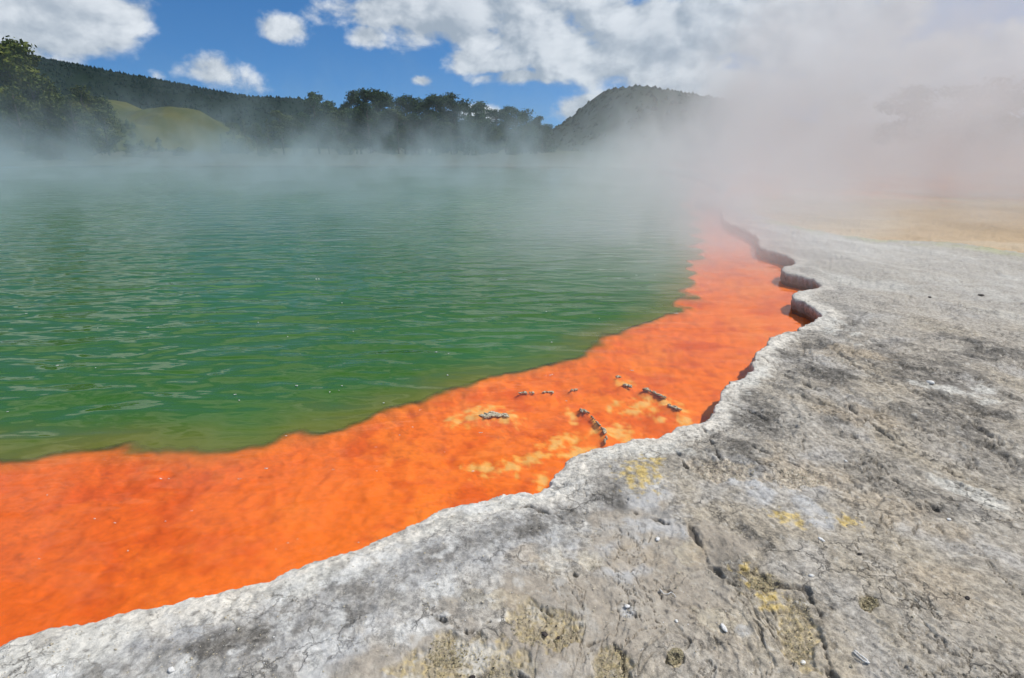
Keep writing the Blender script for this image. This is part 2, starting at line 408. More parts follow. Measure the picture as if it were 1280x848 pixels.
    # dark streaked area on the right, pale smears, yellow stains
    dk = spots(P, [(1120,450,190,34,14),(1190,520,140,50,25),(1030,470,80,25,30),(930,520,35,50,60),(900,560,50,30,0),(1110,585,110,40,30),(720,600,50,22,-10),(915,700,24,66,-38),(1020,750,30,22,30),(640,668,90,14,-12),(330,790,160,14,-12),(760,625,40,12,20),(930,660,60,14,40),(1010,500,60,10,30),(1240,440,90,16,10)], nscale=3, wob=.9, seed=120)
    mixc(sstep(dk, .0, .6)*(.30+.70*sstep(nB+.3*nE, -.25, .35))*.95, (.115, .108, .098))
    pale = spots(P, [(1190,490,70,9,14),(1230,487,26,10,0),(1030,400,55,14,25),(1200,360,130,9,12),(1080,310,160,16,5),(1230,620,60,12,30),(1180,600,50,8,20),(940,470,28,14,-30),(800,565,70,16,-5),(640,630,50,8,-5),(560,655,60,10,-22),(100,800,160,30,-12),(380,725,60,16,-20)], nscale=6, wob=.8, seed=124)
    mixc(sstep(pale, .05, .6)*.65, (.60, .60, .57))
    tan = spots(P, [(870,690,20,20,0),(1000,590,90,26,20),(1070,520,90,16,10),(790,690,40,30,0),(1120,640,120,25,25),(660,690,40,25,0),(1180,740,90,40,20),(1060,440,70,10,8),(645,752,40,20,0),(560,750,24,16,0)], nscale=6, wob=.6, seed=128)
    mixc(sstep(tan, .05, .6)*.55, (.40, .335, .25))
    yel = spots(P, [(800,595,30,26,20),(958,740,40,18,38),(930,715,16,11,20),(820,580,12,10,0),(985,650,30,10,15),(1060,655,24,8,10)], nscale=26, wob=1.0, seed=131)
    mixc(sstep(yel, .0, .9)*.85, (.56, .42, .14))
    mixc(gritty*.7, (.40, .34, .27)); mixc(gritty*sstep(fbm(x*45, y*45, 2, 134), .15, .4)*.8, (.58, .53, .44))
    mixc(pits*.8, (.42, .36, .25)); mixc(pits*sstep(fbm(x*45, y*45, 2, 133), .1, .4)*.8, (.50, .41, .23)); mixc(pits*sstep(-fbm(x*50, y*50, 2, 135), .2, .5)*.4, (.20, .17, .13))
    mixc(sstep(nE, .25, .7)*.35, (.52, .50, .46)); mixc(sstep(-nE, .25, .7)*.4, (.17, .16, .15))
    mixc(np.clip(e1*.9*nearq+e2*.6*flaky, 0, 1)*(.10+.90*right)*np.clip(1.2-rad/10, 0, 1)*.8*sstep(fbm(x*1.6, y*1.6, 4, 150), -.15, .25), (.14, .125, .105))  # dark lines on scarp edges: shading of the steps painted in, with dirt
    spk = fbm(x*24, y*24, 4, 151, .7); mixc((1-.8*calm)*sstep(spk, .28, .6)*.55, (.17, .16, .145)); mixc((1-.8*calm)*sstep(-spk, .30, .6)*.45, (.56, .55, .52))
    mixc(left*sstep(fbm(x*6.5, y*6.5, 5, 153, .62), .08, .42)*sstep(sd, 1.4, .8)*.55, (.27, .265, .25)); mixc(left*sstep(-fbm(x*5.5, y*5.5, 5, 155, .62), .05, .40)*sstep(sd, 1.4, .8)*.6, (.62, .63, .63))
    # transverse hairline cracks and slabs of the white rim
    rimc = 1-sstep(np.abs(fbm(x*2.6, y*2.6, 5, 157, .55)), .0, .018); mixc(rimc*sstep(sd, .45, .2)*.7, (.20, .185, .16))
    mixc(crack_all*.75, (.10, .09, .08))
    # middle distance: smoother, paler crust with green-yellow fringe, then beige and pink flats
    farp = sstep(rad, 5.5, 9.0)
    mixc(farp*.70, (.40, .39, .37)); mixc(farp*sstep(fbm(u*1.1, v*.5, 4, 140), .0, .4)*.6, (.52, .52, .50)); mixc(farp*sstep(-fbm(u*2.1, v*.9, 4, 141), .0, .5)*.35, (.30, .285, .27))
    fringe = np.exp(-(sl/0.35)**2)*farp; mixc(fringe*.6*sstep(nA, -.3, .3), (.38, .40, .20))
    mixc(lowm, (.46, .34, .21)); mixc(lowm*sstep(fbm(x*.25, y*.5, 3, 143), 0, .5)*.6, (.52, .44, .33)); mixc(lowm*sstep(y+4*nD, 18, 25)*.85, (.66, .24, .10))
    mixc(sstep(rad, 62, 78)*(y > 0), (.055, .07, .028)); mixc(sstep(rad, 60, 90)*(y <= 0), (.10, .10, .05))
    mixc(bank*.9*sstep(-rad, -90, -60), (.085, .09, .055)); mixc(sstep(rad, 44, 52)*(y > 30)*(x < 9)*.8, (.09, .09, .06))
    # the undercut face: stained damp brown, its shade partly painted into the colour
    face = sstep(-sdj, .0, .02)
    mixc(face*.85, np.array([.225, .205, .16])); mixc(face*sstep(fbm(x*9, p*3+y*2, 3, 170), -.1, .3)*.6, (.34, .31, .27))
    C = np.clip(C*.94*np.array([1.03, 1.0, .94]), .01, .9)
    F = grid_faces(na, nr, keep)
    grain = np.clip(.95-.62*calm-.25*sstep(blue2, .1, .5), .25, 1)*(1+.25*sstep(dk, 0, .5))
    grain = grain*(1-.5*farp)*(1-.4*rimw)
    V, F, C, rr, grain = compact(V, F, C, rad, grain)
    m, t = material('sinter_ground')
    col = attr(t, 'Col', 'Color')
    pos = t.new('ShaderNodeNewGeometry').outputs['Position']
    an = t.new('ShaderNodeMapping'); t.l.new(pos, an.inputs[0]); an.inputs['Rotation'].default_value = (0, 0, R(20)); an.inputs['Scale'].default_value = (1, .9, 1)
    f1 = t.noise(an.outputs[0], 40, 9, .72); f2 = t.noise(pos, 330, 4, .7); f3 = t.noise(an.outputs[0], 14, 5, .62, .6)
    mul = t.math('ADD', t.math('ADD', t.smooth(f1, .36, .64, .66, 1.30), t.smooth(f2, .3, .7, -.20, .20)), t.smooth(f3, .35, .65, -.12, .12))
    mul = t.math('MULTIPLY_ADD', t.math('SUBTRACT', mul, 1.0), attr(t, 'grain'), 1.0)
    cm = t.mix(1.0, col, t.comb(mul, mul, mul), 'MULTIPLY')
    vor = t.new('ShaderNodeTexVoronoi', feature='DISTANCE_TO_EDGE'); vor.inputs['Scale'].default_value = 22
    wv = t.vmath('ADD', an.outputs[0], t.vmath('SCALE', t.noise(pos, 16, 3, .6, out=1), None)); wv.node.inputs[1].links[0].from_node.inputs['Scale'].default_value = .06
    t.l.new(wv, vor.inputs['Vector'])
    cells = t.smooth(vor.outputs['Distance'], 0, .06, 0, 1)
    # thin flaky plates: a broken net of hairline cracks
    v2 = t.new('ShaderNodeTexVoronoi', feature='DISTANCE_TO_EDGE'); v2.inputs['Scale'].default_value = 8.5; v2.inputs['Randomness'].default_value = 1
    wv2 = t.vmath('ADD', an.outputs[0], t.vmath('SCALE', t.noise(pos, 13, 5, .62, out=1), None)); wv2.node.inputs[1].links[0].from_node.inputs['Scale'].default_value = .16
    t.l.new(wv2, v2.inputs['Vector'])
    hair = t.math('MULTIPLY', t.smooth(v2.outputs['Distance'], .0, .045, 1, 0), t.math('MULTIPLY', t.smooth(t.noise(pos, 2.4, 4, .6), .46, .60), attr(t, 'grain')))
    cm = t.mix(t.math('MULTIPLY', hair, .62), cm, (.075, .068, .058, 1))
    hgt = t.math('ADD', t.math('ADD', t.math('MULTIPLY_ADD', hair, -.004, t.math('MULTIPLY', f1, .0050)), t.math('MULTIPLY', f2, .0009)), t.math('ADD', t.math('MULTIPLY', f3, .004), t.math('MULTIPLY', cells, .0006)))
    fade = attr(t, 'rad')
    b = t.new('ShaderNodeBump'); t.l.new(hgt, b.inputs['Height']); b.inputs['Distance'].default_value = 1.0
    t.l.new(t.smooth(fade, 3, 22, 1.0, .12), b.inputs['Strength'])
    p = t.new('ShaderNodeBsdfPrincipled'); t.l.new(cm, p.inputs['Base Color']); p.inputs['Roughness'].default_value = .88; p.inputs['Specular IOR Level'].default_value = .25
    t.l.new(b.outputs[0], p.inputs['Normal'])
    finish(t, p.outputs[0])
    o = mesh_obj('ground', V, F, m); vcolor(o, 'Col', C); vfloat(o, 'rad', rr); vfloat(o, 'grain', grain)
    tag(o, 'grey and white crusted sinter terrace around the hot pool', 'ground', kind='structure')
    print('ground verts', len(V))
build_ground()

# ------------------------------------------------------------------ orange shelf and lake bed under the water
def shelf_field(P):
    d, near = dist_poly(P, deep); ins = inside(P, deep)
    s = np.where(ins, -d, d); x, y = P[:, 0], P[:, 1]; rad = np.hypot(x, y)
    return s+(0.10*fbm(x*1.5, y*1.5, 3, 201)+0.05*np.abs(fbm(x*4, y*4, 3, 203)))*np.clip(rad/3, .7, 3)
def build_shelf():
    r = [0.3]
    while r[-1] < 70:
        d = r[-1]; r.append(d+max(0.011, 0.0030*(d*d+1.2)/1.6) if d < 12 else d*1.05)
    az = azimuths(0.22, -75, 60, 3); P = polar_grid(az, np.array(r)); na, nr = P.shape[:2]; P = P.reshape(-1, 2)
    d, _ = dist_poly(P, lake); ins = inside(P, lake); sdl = np.where(ins, -d, d)
    s = shelf_field(P); x, y = P[:, 0], P[:, 1]; rad = np.hypot(x, y)
    keep = sdl < 0.12+.04*np.maximum(rad-4, 0)+.09*np.maximum(rad-14, 0)
    bil = 1-np.abs(fbm(x*5.5, y*5.5, 3, 211))*2
    dn = np.exp(-np.clip(s, 0, None)/.5)                       # lumpier toward the outer lip
    z = -0.20+0.014*fbm(x*1.6, y*1.6, 3, 215)+(0.007+0.009*dn)*bil+0.004*fbm(x*15, y*15, 3, 217)*(.3+dn)+0.034*np.where(s > 0, np.exp(-s/.09), 1)+.004*dn
    z = np.minimum(z, -0.1595)
    for ca, cb, cw in [((600,519),(635,518),.06),((650,491),(668,491),.025),((676,490),(690,490),.025),((713,487),(721,487),.025),((771,471),(777,471),.025),((779,481),(787,482),.03),
                       ((806,486),(831,496),.03),((833,505),(848,511),.03),((725,511),(736,516),.025),((739,520),(751,532),.015),((752,533),(757,541),.025),((757,545),(757,553),.022)]:
        ca_, cb_ = G(*ca, WATER_Z), G(*cb, WATER_Z); sel = (rad < 6)
        dd, _ = dist_poly(P[sel], [ca_, cb_], closed=False); bp = np.exp(-(dd/(cw*1.3))**2)*(.85+.3*fbm(x[sel]*25, y[sel]*25, 2, 240))
        z[sel] = np.minimum(z[sel]+(-.153-z[sel])*np.clip(bp, 0, 1), -.1525)
    out = np.clip(-s-.16, 0, None); z = z-0.55*sstep(out, 0, 1.6)-3*sstep(out, 1, 6)
    C = np.tile(np.array([.96, .20, .012]), (len(P), 1))
    def mixc(m, col):
        nonlocal C
        C = C*(1-m[:, None])+np.array(col)*m[:, None]
    mixc(sstep(fbm(x*1.5, y*1.5, 4, 221), 0, .5)*.5, (.95, .25, .018)); mixc(sstep(-fbm(x*2.5, y*2.5, 5, 223, .6), .0, .45)*.75, (.72, .105, .007)); mixc(sstep(-x, .2, 2.2)*.6, (.74, .105, .007))
    rg = ridged(x*4.2+.4*fbm(x*2, y*2, 2, 6), y*5.5, 5, 250); mixc(sstep(rg, .45, .8)*sstep(fbm(x*1.1, y*1.1, 3, 251), -.35, .2)*.40, (.56, .08, .007)); mixc(sstep(-rg, .15, .5)*.3, (.97, .26, .03))
    z = z-.004*sstep(rg, .35, .8)
    mixc(sstep(fbm(x*8, y*5, 5, 224, .65), .15, .5)*sstep(fbm(x*1.2, y*1.2, 3, 225), -.2, .3)*.35, (.62, .10, .008))
    vein = 1-sstep(np.abs(fbm(x*3.1+.5*fbm(x*2, y*2, 2, 5), y*3.1, 5, 227, .65)), .0, .05)
    mixc(vein*.35*sstep(fbm(x*.9, y*.9, 2, 228), -.3, .2), (.42, .07, .008))
    mixc(sstep(s, .5, .05)*sstep(fbm(x*9, y*9, 4, 229, .6), 0, .4)*.45, (.60, .13, .012))
    mixc(sstep(s, .16, -.02)*.45, (.62, .20, .015))
    yl = spots(P, [(600,519,34,14,-8),(575,526,14,8,0),(632,524,20,12,0),(562,526,10,8,0),(640,582,20,12,-10),(612,586,26,10,-6),(590,583,14,8,0),(668,573,24,9,-8),(712,547,22,8,-5),(690,560,20,7,0),
        (678,600,12,12,0),(722,565,30,10,-8),(806,505,18,14,10),(792,512,16,10,0),(824,524,12,5,0),(768,538,30,10,-5),(775,545,26,9,0),(782,482,12,8,0),(762,510,6,6,0),(771,503,8,5,0),(832,505,14,9,25),(850,512,14,8,30),(858,526,16,10,35),(715,520,6,14,-30),(745,535,6,22,-25),(697,555,14,8,0)], z=-.19, nscale=16, wob=.9, seed=231)
    mixc(sstep(yl, .02, .75)*.75, (.93, .50, .09))
    mixc(sstep(yl, .45, .9)*.4, (.80, .52, .22))
    mixc(sstep(-s, -.02, .12)*.8, (.42, .26, .02)); mixc(sstep(-s, .8, 2.5), (.02, .08, .02))
    C = np.clip(C, .003, .95)
    F = grid_faces(na, nr, keep); V, F, C = compact(np.concatenate([P, z[:, None]], 1), F, C)
    m, t = material('orange_bacteria_mat'); pos = t.new('ShaderNodeNewGeometry').outputs['Position']
    f = t.noise(pos, 38, 5, .6); f2 = t.noise(pos, 150, 3, .5)
    mul = t.math('ADD', t.smooth(f, .3, .7, .93, 1.06), t.smooth(f2, .3, .7, -.03, .03))
    cm = t.mix(1.0, attr(t, 'Col', 'Color'), t.comb(mul, mul, mul), 'MULTIPLY')
    finish(t, principled(t, cm, .8, t.math('ADD', t.math('MULTIPLY', f, .0025), t.math('MULTIPLY', f2, .0003)), .2))
    o = mesh_obj('lakebed', V, F, m); vcolor(o, 'Col', C)
    tag(o, 'submerged orange mineral shelf running along the pool edge', 'lakebed', kind='structure')
    print('shelf verts', len(V))
build_shelf()

# ------------------------------------------------------------------ water
def build_water():
    r = [0.3]
    while r[-1] < 75:
        d = r[-1]; r.append(d+max(0.012, 0.0034*(d*d+1.2)/1.6) if d < 14 else d*1.03)
    az = azimuths(0.25, -75, 60, 3); P = polar_grid(az, np.array(r)); na, nr = P.shape[:2]; P = P.reshape(-1, 2)
    d, _ = dist_poly(P, lake); ins = inside(P, lake); sdl = np.where(ins, -d, d)
    s = shelf_field(P); x, y = P[:, 0], P[:, 1]; rad = np.hypot(x, y)
    keep = sdl < 0.05+.03*np.maximum(rad-3, 0)+.09*np.maximum(rad-14, 0)
    off = sstep(-s, -.3, 1.2)
    wx = .35*fbm(x*.7, y*.7, 2, 301)
    w = (0.011*fbm((x*.30+wx)*2.0+y*.2, (y+wx)*3.3, 3, 303)+0.004*fbm(x*4+wx, y*8, 2, 305))*(.12+.88*off)
    w = w*np.clip(1.15-rad/30, 0.0, 1)
    z = WATER_Z+w
    F = grid_faces(na, nr, keep); V, F, s2, rr = compact(np.concatenate([P, z[:, None]], 1), F, s, rad)
    m, t = material('hot_pool_water'); pos = t.new('ShaderNodeNewGeometry').outputs['Position']
    s_ = attr(t, 'edge'); rad_ = attr(t, 'rad')
    deepf = t.smooth(t.math('MULTIPLY', s_, -1.0), -.03, .10, 0, .99)
    olive = t.smooth(t.math('MULTIPLY', s_, -1.0), -.02, .65)
    big = t.noise(pos, .35, 3, .5)
    col = t.mix(olive, (.13, .13, .012, 1), (.036, .112, .011, 1))
    col = t.mix(t.smooth(rad_, 7, 26), col, (.045, .145, .048, 1))
    col = t.mix(t.smooth(big, .4, .7, 0, .5), col, (.034, .14, .025, 1))
    dif = t.new('ShaderNodeBsdfDiffuse'); t.l.new(col, dif.inputs[0])
    tr = t.new('ShaderNodeBsdfTransparent'); tr.inputs[0].default_value = (.97, .96, .94, 1)
    body = t.new('ShaderNodeMixShader'); t.l.new(deepf, body.inputs[0]); t.l.new(tr.outputs[0], body.inputs[1]); t.l.new(dif.outputs[0], body.inputs[2])
    mp = t.new('ShaderNodeMapping'); t.l.new(pos, mp.inputs[0]); mp.inputs['Scale'].default_value = (.55, 1.3, 1); mp.inputs['Rotation'].default_value = (0, 0, R(-8))
    n1 = t.noise(mp.outputs[0], 2.6, 1.2, .40, .35); n2 = t.noise(mp.outputs[0], 7.5, 1, .5, .3)
    hgt = t.math('ADD', t.math('MULTIPLY', n1, .085), t.math('MULTIPLY', n2, .010))
    b = t.new('ShaderNodeBump'); b.inputs['Distance'].default_value = 1.0; t.l.new(hgt, b.inputs['Height'])
    calm = t.smooth(t.math('MULTIPLY', s_, -1.0), -.4, 1.0, .22, 1.0)
    t.l.new(t.math('MULTIPLY', calm, t.smooth(rad_, 6, 35, .65, .22)), b.inputs['Strength'])
    gl = t.new('ShaderNodeBsdfGlossy'); gl.inputs['Roughness'].default_value = .04; t.l.new(b.outputs[0], gl.inputs['Normal'])
    fr = t.new('ShaderNodeFresnel'); fr.inputs[0].default_value = 1.33; t.l.new(b.outputs[0], fr.inputs['Normal'])
    ms = t.new('ShaderNodeMixShader'); t.l.new(fr.outputs[0], ms.inputs[0]); t.l.new(body.outputs[0], ms.inputs[1]); t.l.new(gl.outputs[0], ms.inputs[2])
    finish(t, ms.outputs[0])
    o = mesh_obj('water', V, F, m); vfloat(o, 'edge', s2); vfloat(o, 'rad', rr)
    tag(o, 'green hot spring water turning clear over the orange shelf', 'water', kind='structure')
build_water()
# ------------------------------------------------------------------ hills
def leaf_mat(name, c1, c2, c3=None, scale=.35):
    m, t = material(name); pos = t.new('ShaderNodeNewGeometry').outputs['Position']
    n = t.noise(pos, scale, 3, .6); n2 = t.noise(pos, scale*9, 2, .6)
    oi = t.new('ShaderNodeObjectInfo').outputs['Random']
    c = t.mix(t.smooth(n, .35, .65), c1+(1,), c2+(1,))
    if c3: c = t.mix(t.smooth(n2, .5, .75, 0, .8), c, c3+(1,))
    k = t.math('MULTIPLY_ADD', oi, .5, .75)
    c = t.mix(1.0, c, t.comb(k, k, t.math('MULTIPLY', k, .95)), 'MULTIPLY')
    finish(t, principled(t, c, .8, spec=.15)); return m
def ground_mat(name, c1, c2, scale):
    m, t = material(name); pos = t.new('ShaderNodeNewGeometry').outputs['Position']
    n = t.noise(pos, scale, 6, .65)
    finish(t, principled(t, t.mix(t.smooth(n, .35, .65), c1+(1,), c2+(1,)), .95, t.math('MULTIPLY', n, .8), .1)); return m
def ridge(name, sil, D, front, back, mat, nu=160, nf=50, rough=.06, rscale=.02, seed=0, front_bow=1.6, base=-.4):
    """a hill whose crest line is laid out from its skyline at distance D; returns a sampler for planting"""
    pts = np.array([at_fwd(a, b, D) for a, b in sil]); xs = np.linspace(pts[0, 0], pts[-1, 0], nu)
    zc = np.interp(xs, pts[:, 0], pts[:, 2])
    def surf(x, f):           # f: 0 front foot, 1 crest, 2 back foot
        zc_ = np.interp(x, xs, zc); endf = sstep(np.minimum(x-xs[0], xs[-1]-x), -1, (xs[-1]-xs[0])*.04)
        prof = np.where(f < 1, 1-(1-f)**front_bow, 1-sstep(f-1, 0, 1))
        y = D+np.where(f < 1, (f-1)*front, (f-1)*back)
        nz = fbm(x*rscale, y*rscale, 4, 400+seed)*rough*zc_.max()*np.minimum(1, np.abs(f-1)*3)*prof
        return np.stack([x, y, base+(zc_-base)*prof*(.3+.7*endf)+nz], -1)
    U, Fv = np.meshgrid(xs, np.linspace(0, 2, nf), indexing='ij')
    V = surf(U.ravel(), Fv.ravel()); F = grid_faces(nu, nf, np.ones(nu*nf, bool))
    o = mesh_obj(name, V, F, mat); return o, surf, (xs[0], xs[-1])
def cones(n, surf, xr, frange, hlo, hhi, seed, slim=.26, k=6, crest=0):
    """small ragged conifers standing on a hillside"""
    rs = np.random.RandomState(seed); x = rs.uniform(xr[0], xr[1], n+crest)
    f = np.concatenate([rs.uniform(frange[0], frange[1], n), np.full(crest, 1.0)+rs.uniform(-.03, .03, crest)])
    B = surf(x, f); H = rs.uniform(hlo, hhi, len(x)); W = H*slim*rs.uniform(.8, 1.3, len(x))
    V = []; F = []
    ang = np.arange(k)*2*np.pi/k
    tiers = [(0.02, 1.0), (.42, .62), (.40, .80), (.72, .34), (.70, .48)]
    nt = len(tiers); per = nt*k+1
    allv = np.zeros((len(x), per, 3), np.float32)
    for i, (hz, rr_) in enumerate(tiers):
        ra = W[:, None]*rr_*rs.uniform(.6, 1.3, (len(x), k)); a = ang[None]+rs.uniform(0, 6, (len(x), 1))*0+i*.5
        allv[:, i*k:(i+1)*k, 0] = B[:, 0:1]+np.cos(a)*ra; allv[:, i*k:(i+1)*k, 1] = B[:, 1:2]+np.sin(a)*ra; allv[:, i*k:(i+1)*k, 2] = (B[:, 2]+H*hz)[:, None]+rs.uniform(-.04, .04, (len(x), k))*H[:, None]
    allv[:, -1] = B; allv[:, -1, 2] += H
    f1 = []
    for i in range(nt-1):
        for j in range(k): f1.append((i*k+j, i*k+(j+1) % k, (i+1)*k+(j+1) % k)); f1.append((i*k+j, (i+1)*k+(j+1) % k, (i+1)*k+j))
    for j in range(k): f1.append(((nt-1)*k+j, (nt-1)*k+(j+1) % k, per-1))
    f1 = np.array(f1); Fc = (f1[None]+(np.arange(len(x))*per)[:, None, None]).reshape(-1, 3)
    return allv.reshape(-1, 3), Fc
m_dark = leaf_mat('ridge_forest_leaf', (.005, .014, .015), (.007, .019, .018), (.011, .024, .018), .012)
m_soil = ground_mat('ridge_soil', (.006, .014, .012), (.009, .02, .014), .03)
sil = [(-500,30),(-300,40),(-150,52),(0,64),(22,69),(100,82),(200,101),(300,120),(380,131),(440,141),(520,151),(600,162),(700,172),(800,180)]
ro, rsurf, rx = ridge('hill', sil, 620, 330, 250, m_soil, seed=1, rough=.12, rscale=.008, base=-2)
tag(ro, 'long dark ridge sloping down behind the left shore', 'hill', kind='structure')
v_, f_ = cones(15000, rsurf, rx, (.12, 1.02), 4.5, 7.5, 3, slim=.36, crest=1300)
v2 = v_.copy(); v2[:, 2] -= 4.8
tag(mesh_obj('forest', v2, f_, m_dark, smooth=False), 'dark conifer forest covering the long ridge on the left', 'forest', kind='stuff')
m_grass = ground_mat('dry_hill_grass', (.085, .082, .018), (.048, .058, .015), .05)
sil = [(88,190),(108,150),(125,129),(140,125),(155,127),(172,135),(185,141),(197,142),(212,138),(232,135),(248,138),(260,147),(270,162),(285,180),(310,192)]
go, gsurf, gx = ridge('hill', sil, 250, 90, 60, m_grass, seed=2, rough=.30, rscale=.05, front_bow=1.3, nu=120)
tag(go, 'sunlit olive green hill with two rounded humps', 'hill', kind='structure')
v_, f_ = cones(170, gsurf, gx, (.0, .5), 1.2, 3.5, 8, slim=.5)
tag(mesh_obj('scrub', v_, f_, leaf_mat('scrub_leaf', (.03, .045, .012), (.06, .07, .016)), smooth=False), 'low scrub dotted on the foot of the olive hill', 'scrub', kind='stuff')
m_dome = ground_mat('dome_soil', (.028, .038, .028), (.038, .05, .034), .03)
sil = [(640,188),(690,162),(706,154),(722,141),(740,125),(752,116),(766,113),(785,111),(805,112),(818,116),(840,117),(860,122),(880,132),(910,148),(960,160),(1040,160),(1150,150),(1280,150),(1500,160),(1800,185)]
do, dsurf, dx = ridge('hill', sil, 400, 200, 160, m_dome, seed=3, rough=.10, rscale=.02, base=-2)
tag(do, 'steep dome shaped hill half hidden by steam at the right', 'hill', kind='structure')
v_, f_ = cones(4200, dsurf, dx, (.1, 1.02), 2.5, 5, 5, slim=.55, crest=260); v_[:, 2] -= 3.1
tag(mesh_obj('forest', v_, f_, leaf_mat('dome_leaf', (.026, .036, .026), (.034, .046, .03), (.02, .03, .022), .03), smooth=False), 'grey green bush covering the dome shaped hill', 'forest', kind='stuff')

# ------------------------------------------------------------------ trees
bark, tb = material('bark'); finish(tb, principled(tb, tb.mix(tb.noise(tb.new('ShaderNodeNewGeometry').outputs['Position'], 3, 4), (.06, .045, .035, 1), (.16, .13, .10, 1)), .95))
m_pine = leaf_mat('pine_needles', (.022, .045, .020), (.042, .075, .026), (.065, .095, .03))
m_yel = leaf_mat('sunlit_leaves', (.050, .072, .014), (.105, .120, .016), (.13, .11, .016))
m_oliv = leaf_mat('olive_leaves', (.045, .068, .022), (.075, .098, .03), (.10, .10, .035))
m_rust = leaf_mat('rusty_bush_leaves', (.075, .055, .018), (.12, .085, .02), (.055, .07, .02))
def tube_mesh(segs, k=6):
    V = []; F = []
    for (a, b, ra, rb) in segs:
        a = Vector(a); b = Vector(b); d = (b-a).normalized(); s = d.orthogonal().normalized(); q = d.cross(s); n0 = len(V)
        for (c, r_) in ((a, ra), (b, rb)):
            for j in range(k):
                g = 2*math.pi*j/k; V.append(tuple(c+s*math.cos(g)*r_+q*math.sin(g)*r_))
        for j in range(k): F.append((n0+j, n0+(j+1) % k, n0+k+(j+1) % k, n0+k+j))
    return V, F
def clump_leaves(centres, per, size, rs, flat=.75):
    """many small leaf-sprays: quads scattered through every clump"""
    V = []; n = 0
    for (c, r_) in centres:
        m_ = int(per*(r_**2)); d = rs.normal(size=(m_, 3)); d /= np.linalg.norm(d, axis=1)[:, None]
        p = d*(rs.uniform(.35, 1.0, m_)**.5*r_*(1+.25*rs.normal(size=m_)))[:, None]; p[:, 2] *= flat
        p += np.array(c); a = rs.normal(size=(m_, 3))*.6+d*.0+np.array([0, 0, .1]); a /= np.linalg.norm(a, axis=1)[:, None]
        b = np.cross(a, d+rs.normal(size=(m_, 3))*.5); b /= np.linalg.norm(b, axis=1)[:, None]+1e-6
        s = (size*rs.uniform(.6, 1.5, m_))[:, None]
        V.append(np.stack([p-a*s, p-b*s*.6, p+a*s, p+b*s*.6], 1).reshape(-1, 3)); n += m_
    V = np.concatenate(V); return V, np.arange(len(V)).reshape(-1, 4)
def tree_template(style, seed):
    """unit-height tree: returns (trunk verts, faces, leaf verts, faces), height about 1 metre times 14"""
    rs = np.random.RandomState(seed); H = 14.0; segs = []; cl = []
    lean = rs.uniform(-.03, .03, 2)*H
    top = (lean[0], lean[1], H*.93)
    mid = (lean[0]*.5+rs.uniform(-.1, .1), lean[1]*.5, H*.5)
    segs += [((0, 0, -.5), mid, .26, .17), (mid, top, .17, .04)]
    if style == 'pine':        # tall bare stem, rounded clumps above
        nl = 24; lo, wid = .20, 2.8
        for i in range(nl):
            f = lo+(1-lo)*(i+rs.uniform(0, 1))/nl*.93; a = rs.uniform(0, 6.28); w = wid*(1-.62*((f-lo)/(1-lo))**1.6)*rs.uniform(.5, 1.1)
            b = (lean[0]*f, lean[1]*f, H*f-.6); e = (b[0]+math.cos(a)*w, b[1]+math.sin(a)*w, H*f+rs.uniform(0, .8))
            segs.append((b, e, .07, .02)); cl.append((e, rs.uniform(.75, 1.35)))
            if i % 2: cl.append((((b[0]+e[0])/2, (b[1]+e[1])/2, e[2]+.2), rs.uniform(.6, .9)))
        cl.append(((top[0], top[1], H*.95), .75)); cl.append(((top[0]+.5, top[1], H*.88), .95))
        V, F = clump_leaves(cl, 150, .20, rs)
    elif style == 'conifer':   # narrow, pointed
        for i in range(26):
            f = .12+.85*i/26; a = i*2.4; w = 2.4*(1-f)**.8+.15
            b = (lean[0]*f, lean[1]*f, H*f); e = (b[0]+math.cos(a)*w, b[1]+math.sin(a)*w, H*f-.25)
            segs.append((b, e, .05, .015)); cl.append((((b[0]+e[0]*2)/3, (b[1]+e[1]*2)/3, e[2]+.1), .35+.5*(1-f)*rs.uniform(.8, 1.3)))
            cl.append((((b[0]*2+e[0])/3, (b[1]*2+e[1])/3, e[2]+.2), .3+.5*(1-f)))
        V, F = clump_leaves(cl, 95, .15, rs, .8)
    else:                      # broad: foliage nearly to the ground
        for i in range(34):
            f = rs.uniform(.16, .97); a = rs.uniform(0, 6.28); w = 3.6*math.sin(math.pi*min(1, (f*.85+.16)))**.6*rs.uniform(.35, 1.0)
            b = (lean[0]*f, lean[1]*f, max(.5, H*f-2.0)); e = (b[0]+math.cos(a)*w, b[1]+math.sin(a)*w, H*f)
            segs.append((b, e, .08, .02)); cl.append((e, rs.uniform(.8, 1.5)))
        V, F = clump_leaves(cl, 80, .20, rs)
    return segs, V, F
TEMPL = {}
for st, n_ in (('pine', 5), ('conifer', 3), ('broad', 4)):
    for i in range(n_):
        segs, V, F = tree_template(st, 50+i*7+len(st)); tv, tf = tube_mesh(segs)
        TEMPL[(st, i)] = (mesh_obj('trunk', tv, tf, bark, link=False).data, mesh_obj('crown', V, F, None, smooth=False, link=False).data)
def crown_mesh(key, mat, cache={}):
    if (key, mat.name) not in cache:
        me = TEMPL[key][1].copy(); me.materials.clear(); me.materials.append(mat); cache[(key, mat.name)] = me
    return cache[(key, mat.name)]
for me_ in [o for o in bpy.data.objects if o.name.startswith(('trunk', 'crown')) and not o.users_collection]: bpy.data.objects.remove(me_)
_trs = random.Random(5)
